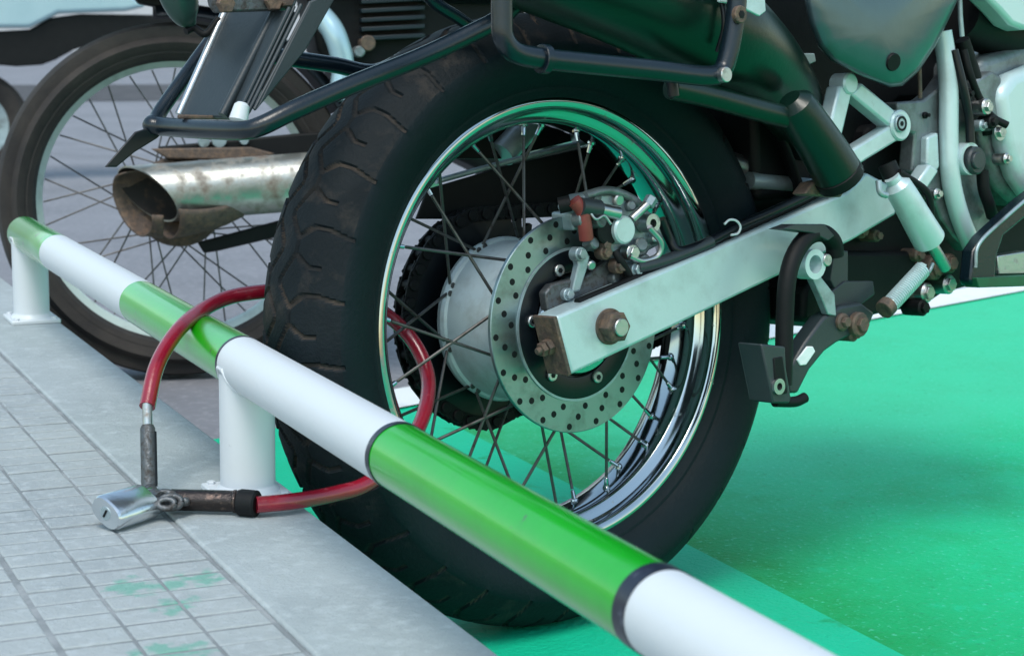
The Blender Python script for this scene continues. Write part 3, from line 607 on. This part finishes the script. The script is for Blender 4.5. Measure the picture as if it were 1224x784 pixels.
tub('throttle_cable', [(1147, -10, -.14), (1148, 20, -.14), (1150, 44, -.14)], .003, 'alu')
tub('rubber_hose', [(1150, 48, -.13), (1158, 72, -.13), (1168, 104, -.13), (1176, 130, -.125), (1178, 160, -.12)], .009, 'blackp')
tub('cable_end', [(1099, 78, -.13), (1100, 118, -.13)], .0025, 'rust')
tub('drain_hose', [(1174, 204, -.135), (1176, 226, -.135), (1182, 244, -.135), (1186, 258, -.13)], .0075, 'blackp')
tub('wiring_loom', [(1152, 60, -.14), (1160, 90, -.145), (1172, 120, -.145), (1186, 140, -.15), (1204, 150, -.16)], .0045, 'blackp')
tub('breather_hose', [(1140, 60, -.14), (1150, 100, -.145), (1158, 140, -.145), (1160, 170, -.145)], .0055, 'black')
for (px, py, y, rr, m) in ((1181, 128, -.155, .010, 'steel'), (1188, 146, -.158, .008, 'blackp'), (1176, 150, -.15, .007, 'alu'), (1160, 112, -.145, .006, 'blackp'), (1108, 138, -.124, .004, 'blackp'), (1146, 222, -.124, .005, 'blackp'), (1150, 270, -.124, .006, 'alu'), (1122, 232, -.13, .007, 'steel'), (1205, 190, -.155, .007, 'steel')):
    mb = MB(); c = B(px, py, y); mb.cyl(c, c+V((0, .02, 0)), rr, n=18, bv=.0015); mb.hexn(c, (0, -1, 0), rr*.6, .004); mb.build('frame_bolt', m, fr)
plate('engine_lug', [(1166, 96), (1186, 84), (1198, 92), (1200, 130), (1186, 158), (1172, 150)], -.140, .02, 'alu2', bevel=.004)
# brake pedal and footrest hanger
ped = plate('brake_pedal', [(1160, 336), (1164, 300), (1176, 282), (1224, 238), (1300, 180), (1300, 214), (1224, 262), (1200, 282), (1192, 306), (1190, 330), (1224, 330), (1300, 320), (1300, 336), (1220, 342), (1164, 342)], -.175, .018, 'tube', bevel=.003)
tub('pedal_edge', [(1166, 320, -.178), (1170, 292, -.178), (1200, 262, -.178), (1232, 234, -.178)], .0022, 'alu', ped)
plate('pedal_serration', [(1192, 306), (1230, 300), (1300, 300), (1300, 326), (1194, 328)], -.165, .02, 'steel', ped)
plate('skid_guard', [(1168, 332), (1300, 326), (1300, 340), (1170, 344)], -.182, .02, mat('green_plate', (.01, .09, .04), .2, .4, (.02, .06, .03), 20), ped)

# centre stand folded up, with spring
st = tub('centre_stand', [(998, 306, -.150), (996, 290, -.152), (984, 279, -.154), (966, 283, -.156), (950, 304, -.158), (941, 335, -.16), (938, 380, -.16), (937, 425, -.16), (936, 460, -.16)], .0098, 'blackp', n=18, sx=1.0)
plate('stand_tang', [(934, 274), (950, 268), (986, 268), (998, 282), (990, 288), (972, 279), (958, 277)], -.165, .02, 'plastic', st)
plate('stand_foot', [(910, 411), (939, 414), (940, 440), (946, 476), (944, 482), (924, 482), (922, 470)], -.175, .035, 'plastic', st, bevel=.002)
plate('foot_recess', [(925, 428), (936, 426), (942, 470), (928, 472)], -.1765, .004, 'blackp', st)
mb = MB(); c = B(932, 462, -.179); mb.ring(c, (0, 1, 0), .0085, .004, .004, 20); mb.build('foot_ring', 'steel', st)
tub('foot_pad', [(926, 480, -.165), (950, 480, -.165), (962, 475, -.165)], .0058, 'blackp', st)
lg = plate('stand_leg', [(942, 470), (944, 440), (962, 410), (984, 380), (1005, 366), (1030, 362), (1046, 374), (1040, 388), (1024, 398), (1000, 410), (986, 420), (968, 442), (954, 470)], -.150, .022, 'plastic', st, bevel=.003)
plate('leg_slot', [(953, 430), (965, 414), (972, 414), (975, 420), (964, 436), (957, 437)], -.1515, .004, 'line', st, bevel=.001)
mb = MB(); c = B(975, 316, -.158); mb.ring(c, (0, 1, 0), .0165, .010, .02, 28); mb.build('stand_eye', 'arm', st)
mb = MB(); c = B(990, 311, -.160); mb.cyl(c, c+V((0, .03, 0)), .0068, n=16); mb.build('stand_pin', 'steel', st)
plate('eye_link', [(971, 332), (981, 330), (998, 352), (1000, 378), (990, 376), (982, 356)], -.152, .010, 'alu', st)
plate('stand_bracket', [(990, 352), (1010, 336), (1044, 336), (1046, 352), (1030, 364), (1006, 372), (996, 366)], -.140, .012, 'plastic', st)
plate('stand_bracket_upper', [(997, 300), (1014, 300), (1014, 340), (1000, 350), (993, 335)], -.138, .012, 'plastic', st)
mb = MB(); a = B(1062, 366, -.165); b = B(1103, 322, -.165); mb.cyl(a, b, .0085, n=20); hx = []
for k in range(0, 22*10):
    t = k/(22*10); b1, b2 = perp(b-a); an = 2*math.pi*22*t; hx.append(a.lerp(b, t)+(b1*math.cos(an)+b2*math.sin(an))*.0092)
mb.tube(hx, .0013, 6, sm=False); mb.build('stand_spring', 'arm', st)
tub('spring_hook', [(1103, 322, -.165), (1110, 325, -.165), (1115, 315, -.165)], .0022, 'alu', st)
rod('spring_end', (1056, 371, -.165), (1063, 364, -.165), .0110, 'rust', st)
for (px, py, y, rr) in ((1030, 388, -.158, .014), (1010, 385, -.155, .010), (1022, 400, -.15, .008)):
    mb = MB(); c = B(px, py, y); mb.cyl(c, c+V((0, .03, 0)), rr, n=16, bv=.002); mb.hexn(c, (0, -1, 0), rr*.6, .005); mb.build('stand_bolt', 'rust', st)

# ================================================================ CABLE LOCK AND PADLOCK
org = W(178, 590, KH)
lock = thing('cable_lock', 'thick red cable lock looped around the rail and through the chrome wheel', 'cable lock', Matrix.Translation(org))
def Lw(p): return F1.M @ B(*p) - org
z1 = KH+.012
cp = [(176, 486, .040), (188, 436, .062), (212, 396, .092), (240, 372, .122), (272, 356, .130), (310, 349, .122), (360, 346, .108), (420, 354, .088), (468, 381, .052), (498, 415, .028), (512, 455, .002), (505, 500, -.036), (480, 542, -.074), (440, 577, -.0885)]
low = [F1.M @ B(400, 590, -.088) - org, W(350, 599, z1) - org, W(306, 603, z1) - org]
mb = MB(); mb.tube([Lw(p) for p in cp] + low, .0076, 20, k=8); mb.build('red_cable', 'red', lock)
mb = MB(); a = Lw(cp[0]); b = W(178, 586, z1)-org
mb.tube([a+V((0, 0, .004)), a.lerp(b, .25)], .0046, 16, sm=False); mb.cur = 1
mb.tube([a.lerp(b, .22), a.lerp(b, .26), a.lerp(b, .60), a.lerp(b, .97)], lambda t: .0055 if t < .1 else .0070, 16, sm=False)
mb.cur = 2; mb.tube([a.lerp(b, .30)+rt*.0058, a.lerp(b, .95)+rt*.0058], .0026, 8, sm=False)
mb.build('upper_ferrule', ['steel', 'oldsteel', 'black'], lock, angle=50)
mb = MB(); a = W(205, 597, z1)-org; b = W(288, 599, z1)-org; ax = (b-a).normalized()
mb.tube([a, a.lerp(b, .06), a.lerp(b, .94), b], .0098, 24, sm=False)
for t in (.9, .96): mb.lathe([(-.001, .0098), (0, .0106), (.002, .0106), (.003, .0098)], a.lerp(b, t), ax, 24)
mb.build('lower_sleeve', 'sleeve', lock)
mb = MB(); c = W(286, 600, z1)-org; e = W(308, 602, z1)-org; mb.cyl(c, e, .0122, n=28, bv=.0015); mb.build('rubber_collar', 'blackp', lock)
# welded eyes at both cable ends
mb = MB(); q = W(196, 598, z1+.001)-org
for (dx, dy, rr, tr) in ((0, -2, .0085, .0034), (8, 2, .008, .0030), (3, 4, .006, .0028)):
    c = W(196+dx, 598+dy, z1+.003)-org; pts_ = []
    for k in range(13):
        an = 2*math.pi*k/12; pts_.append(c+rt*rr*math.cos(an)*1.2+(up*.75+fw*.4).normalized()*rr*.75*math.sin(an))
    mb.tube(pts_, tr, 10, k=3)
mb.tube([W(178, 584, z1)-org, W(184, 592, z1+.004)-org, W(192, 596, z1+.004)-org], .0065, 12)
for k in range(16):
    c = W(188+k*2.4+random.uniform(-2, 2), 592+random.uniform(-3, 9), z1+.002)-org
    mb.lathe([(-.005, 0), (-.003, .003), (0, .0048), (.003, .003), (.005, 0)], c, (random.uniform(-1, 1), random.uniform(-1, 1), .3), 9)
mb.build('cable_eye', 'oldsteel', lock, angle=60)
# padlock: oval barrel lying on the kerb, keyway facing us
pa = W(132, 613, KH+.0135); pb = W(181, 598, KH+.0135); ax = (pb-pa).normalized()
pad = thing('padlock', 'chrome oval padlock lying on the pavement edge at the end of the red cable', 'padlock', Matrix.Translation(pa.lerp(pb, .5)-V((0, 0, .0135))))
po_ = pa.lerp(pb, .5)-V((0, 0, .0135))
side = V((0, 0, 1)).cross(ax).normalized(); upn = ax.cross(side).normalized()
if upn.z < 0: upn = -upn
tl = (side*.86 + upn*.5).normalized(); tn = ax.cross(tl).normalized()
def stad(c, a, b, n=32):
    out = []
    for k in range(n):
        t = 2*math.pi*k/n; x = math.copysign(abs(math.cos(t))**.72, math.cos(t)); y = math.copysign(abs(math.sin(t))**.85, math.sin(t)); out.append(c+tl*a*x+tn*b*y)
    return out
mb = MB(); secs = []
for (t, f) in ((-.002, .90), (.0, .97), (.0012, 1), (.048, 1), (.0495, .97), (.0505, .90)): secs.append(stad(pa-ax*.004+ax*t*1.0-po_+V((0, 0, .001)), .0185*f, .0115*f))
vs = [p for s_ in secs for p in s_]; n = 32; fs = [(r*n+i, r*n+(i+1) % n, (r+1)*n+(i+1) % n, (r+1)*n+i) for r in range(len(secs)-1) for i in range(n)] + [tuple(range(n))[::-1], tuple((len(secs)-1)*n+i for i in range(n))]
mb.add(vs, fs); mb.build('padlock_body', 'lock', pad, angle=40)
mb = MB(); c = pa-ax*.0062-po_+V((0, 0, .001)); mb.cyl(c-ax*.0002, c+ax*.001, .0062, n=24); mb.cur = 1; mb.box(c-ax*.0006, (.0012, .0016, .0072), Matrix((ax, tl, tn)).transposed()); mb.build('keyway', ['alu', 'blackp'], pad)
mb = MB(); e = pa+ax*.044-po_
sh = [e+tl*.012, e+tl*.012+ax*.012, e+tl*.009+ax*.021, e+ax*.025, e-tl*.009+ax*.021, e-tl*.012+ax*.012, e-tl*.012]
mb.tube(sh, .0034, 14); mb.build('shackle', 'chrome', pad)

# ================================================================ SECOND MOTORCYCLE (behind, left)
R2 = .312
c2 = W(217, 447, 0); c2.z = 0
F2 = Frame(c2, R(-25), R(-2)); B2 = F2.at
b2 = thing('motorcycle', 'old small motorcycle with rusty cut exhaust and grey spoked wheel parked behind', 'motorcycle', F2.M, 'motorcycles parked at the kerb')
w2 = bpy.data.objects.new('rear_wheel', None); COL.objects.link(w2); w2.parent = b2; w2.location = (0, 0, R2)
make_tyre('tyre', w2, R2, .2505, .088, ['dtyre', 'dtyre', 'dtyre'], 40, False)
mb = MB(); hp = [(-.027, .2525), (-.0300, .2535), (-.0315, .2520), (-.0312, .2480), (-.029, .2458), (-.022, .2440), (-.014, .2360), (-.006, .2335)]
mb.lathe(hp+[(-y, r) for y, r in hp[::-1]], n=120); mb.build('rim', 'grey2', w2, angle=50)
for k in range(36):
    side = 1 if k % 2 == 0 else -1; tw = 1 if (k//2) % 2 == 0 else -1; ar = 2*math.pi*k/36; ah = ar+tw*R(50); hr = .060
    mb = MB(); mb.tube([V((hr*math.cos(ah), side*.03, hr*math.sin(ah))), V((.232*math.cos(ar), side*.004, .232*math.sin(ar)))], .0016, 6, sm=False); mb.build('spoke', 'spoke', w2)
mb = MB(); mb.lathe([(-.050, 0), (-.050, .030), (-.042, .070), (-.036, .078), (-.030, .080), (.03, .075), (.036, .060), (.04, 0)], n=48); mb.build('drum_hub', 'rust', w2, angle=25)
def tub2(name, pts, r, m, parent=None, n=16, **k):
    mb = MB(); mb.tube([B2(*p) for p in pts], r, n, **k); return mb.build(name, m, parent or b2)
def plate2(name, pts, y0, th, m, parent=None, bevel=.003):
    A = [B2(px, py, y0) for px, py in pts]; mb = MB(); mb.prism(A, [a+V((0, th, 0)) for a in A]); return mb.build(name, m, parent or b2, bevel=bevel)
# exhaust: slash-cut barrel with hollow end
mA = B2(176, 232, -.135); mB = B2(520, 205, -.135); ax2 = (mB-mA).normalized(); rr = .050; n = 40
p1, p2 = V((0, 1, 0)), V((0, 0, 1)); p2 = (p2-ax2*p2.dot(ax2)).normalized(); p1 = ax2.cross(p2).normalized()
if p1.y > 0: p1 = -p1       # p1 points to the camera side
mb = MB(); vs = []; 
def cut(t): return ax2*(-.030*math.sin(t) + .034*math.cos(t))
for (f, use, l, mi) in ((1, 0, .50, 0),):
    o1 = [mA+cut(2*math.pi*k/n)+(p1*math.cos(2*math.pi*k/n)+p2*math.sin(2*math.pi*k/n))*rr for k in range(n)]
    o2 = [mA+ax2*l+(p1*math.cos(2*math.pi*k/n)+p2*math.sin(2*math.pi*k/n))*rr for k in range(n)]
    i1 = [mA+cut(2*math.pi*k/n)+(p1*math.cos(2*math.pi*k/n)+p2*math.sin(2*math.pi*k/n))*(rr-.003) for k in range(n)]
    i2 = [mA+ax2*.12+(p1*math.cos(2*math.pi*k/n)+p2*math.sin(2*math.pi*k/n))*(rr-.003) for k in range(n)]
    mb.add(o1+o2, [(k, (k+1) % n, n+(k+1) % n, n+k) for k in range(n)] + [tuple(range(n, 2*n))])
    mb.add(o1+i1, [(k, (k+1) % n, n+(k+1) % n, n+k) for k in range(n)])
    mb.cur = 1; mb.add(i1+i2, [(k, (k+1) % n, n+(k+1) % n, n+k) for k in range(n)] + [tuple(range(n, 2*n))])
M['soot'] = mat('sooty_inside', (.012, .010, .009), .1, .8, (.06, .035, .02), 60, .55, .75)
M['oldchrome'] = mat('old_chrome', (.42, .43, .40), .85, .34, (.14, .10, .075), 20, .48, .66, .15, 120, r2=.7)
ms = mb.build('silencer', ['oldchrome', 'soot'], b2, angle=45)
mb = MB(); cB = mA + V((0, 0, -.016)); rB = .061
def shell(l0, l1, ra, rb, sag=0):
    out = []
    for q in range(9):
        t_ = q/8; ring = []
        for k in range(n):
            t = 2*math.pi*k/n; rad = (ra+(rb-ra)*t_)*(1+.015*math.sin(3*t+q)+.008*math.sin(7*t+2*q))
            ring.append(cB + ax2*(l0+(l1-l0)*t_) + ax2*(-.012*math.sin(t)+.026*math.cos(t))*(1-t_) + V((0, 0, -sag*math.sin(math.pi*t_))) + (p1*math.cos(t)+p2*math.sin(t))*rad)
        out.append(ring)
    vs = [p for rg in out for p in rg]
    mb.add(vs, [(q*n+k, q*n+(k+1) % n, (q+1)*n+(k+1) % n, (q+1)*n+k) for q in range(8) for k in range(n) if not (math.cos(2*math.pi*(k+.5)/n) > -.1 and math.sin(2*math.pi*(k+.5)/n) > (-.35 if l0 < 0 else -.1))])
shell(-.026, .020, .055, .061); shell(.020, .16, .063, .036, .006)
sh_ = mb.build('rusty_shroud', 'rust', b2, angle=60); q = sh_.modifiers.new('s', 'SOLIDIFY'); q.thickness = .003
plate2('silencer_hanger', [(180, 178), (300, 176), (330, 184), (300, 192), (200, 190)], -.10, .012, 'rust')
plate2('swingarm', [(190, 176), (360, 160), (520, 150), (520, 185), (350, 190), (200, 192)], -.070, .03, 'blackp')
plate2('lower_bracket', [(236, 290), (340, 262), (360, 262), (330, 284), (262, 300), (244, 303)], -.11, .01, 'blackp')
for (px, py, rr_) in ((244, 170, .010), (262, 168, .013), (262, 182, .008), (292, 168, .008)):
    mb = MB(); c = B2(px, py, -.085); mb.cyl(c, c+V((0, .02, 0)), rr_, n=14); mb.build('hanger_bolt', 'alu', b2)
# rear mudguard, blue pipe, finned engine
mb = MB(); vs = []; n1 = 30; n2 = 7
for i in range(n1+1):
    a = R(28+i/n1*68)
    for j in range(n2):
        y = -.062+j/(n2-1)*.124; r = .345 - .022*(abs(y)/.062)**2.5; vs.append((r*math.cos(a), y, R2+r*math.sin(a)))
mb.add(vs, [(i*n2+j, i*n2+j+1, (i+1)*n2+j+1, (i+1)*n2+j) for i in range(n1) for j in range(n2-1)])
o = mb.build('mudguard', 'black', b2); q = o.modifiers.new('s', 'SOLIDIFY'); q.thickness = .003
tub2('exhaust_pipe', [(372, 10, -.10), (390, 26, -.11), (402, 46, -.12), (410, 80, -.12), (406, 120, -.125)], .020, 'blue', n=24)
plate2('engine', [(360, -40), (620, -60), (640, 120), (470, 140), (420, 110), (380, 60)], -.06, .16, 'blackp', bevel=.01)
for k in range(7):
    plate2('cooling_fin', [(432, -22+k*11), (508, -26+k*11), (508, -21+k*11), (432, -17+k*11)], -.085-.0003*k, .12, 'darkblue', bevel=.001)
for (px, py, rr_, m) in ((440, 52, .014, 'rust'), (430, 62, .010, 'alu'), (470, 90, .016, 'black')):
    mb = MB(); c = B2(px, py, -.09); mb.cyl(c, c+V((0, .03, 0)), rr_, n=16, bv=.002); mb.build('engine_bolt', m, b2)
plate2('crankcase', [(556, 40), (940, 40), (940, 236), (860, 250), (740, 262), (690, 246), (640, 236), (560, 196), (500, 170), (500, 60)], -.02, .22, 'blackp', bevel=.02)
tub2('footrest_bar', [(620, 150, -.10), (650, 168, -.10), (720, 160, -.10)], .010, 'alu')
for (px, py, rr_) in ((600, 160, .020), (640, 178, .016), (742, 152, .020), (708, 176, .012)):
    mb = MB(); c = B2(px, py, -.05); mb.cyl(c, c+V((0, .03, 0)), rr_, n=20, bv=.003); mb.build('case_bolt', 'alu2', b2)
mb = MB(); mb.box((.62, 0, .78), (.52, .26, .24)); mb.build('fuel_tank', 'black', b2, bevel=.07, seg=5)
mb = MB(); mb.box((.15, 0, .72), (.75, .20, .10)); mb.build('seat', 'blackp', b2, bevel=.03)
plate2('rear_rack', [(140, -30), (214, -30), (214, 0), (190, 9), (166, 4)], -.03, .05, 'blackp')

# ================================================================ SCOOTER (far left)
c3 = W(60, 215, 0); c3.z = 0
F3 = Frame(c3, R(-22), 0); B3 = F3.at
sc = thing('scooter', 'pale blue scooter with black footboard parked farthest away at the upper left', 'scooter', F3.M)
def plate3(name, pts, y0, th, m, parent=None, bevel=.006, seg=3):
    A = [B3(px, py, y0) for px, py in pts]; mb = MB(); mb.prism(A, [a+V((0, th, 0)) for a in A]); return mb.build(name, m, parent or sc, bevel=bevel, seg=seg)
plate3('body', [(-10, 40), (0, 34), (36, 34), (52, 26), (70, 17), (150, 14), (176, 8), (160, -4), (140, -60), (-10, -90)], -.13, .26, 'blue', bevel=.02)
plate3('footboard', [(-30, 40), (38, 36), (62, 22), (100, 17), (240, 19), (280, 22), (280, 34), (150, 42), (88, 60), (66, 72), (50, 78), (20, 80), (-30, 76)], -.10, .2, 'blackp')
wh = bpy.data.objects.new('wheel', None); COL.objects.link(wh); wh.parent = sc; cw = B3(-34, 90, 0); wh.location = (cw.x, 0, .21)
mb = MB(); mb.lathe([(-.03, .13), (-.045, .16), (-.045, .19), (-.02, .21), (.02, .21), (.045, .19), (.045, .16), (.03, .13)], n=64); mb.build('tyre', 'dtyre', wh)
mb = MB(); mb.lathe([(-.028, 0), (-.028, .03), (-.015, .05), (-.03, .13), (.03, .13), (.015, .05), (.028, 0)], n=48); mb.build('rim', 'alu', wh)
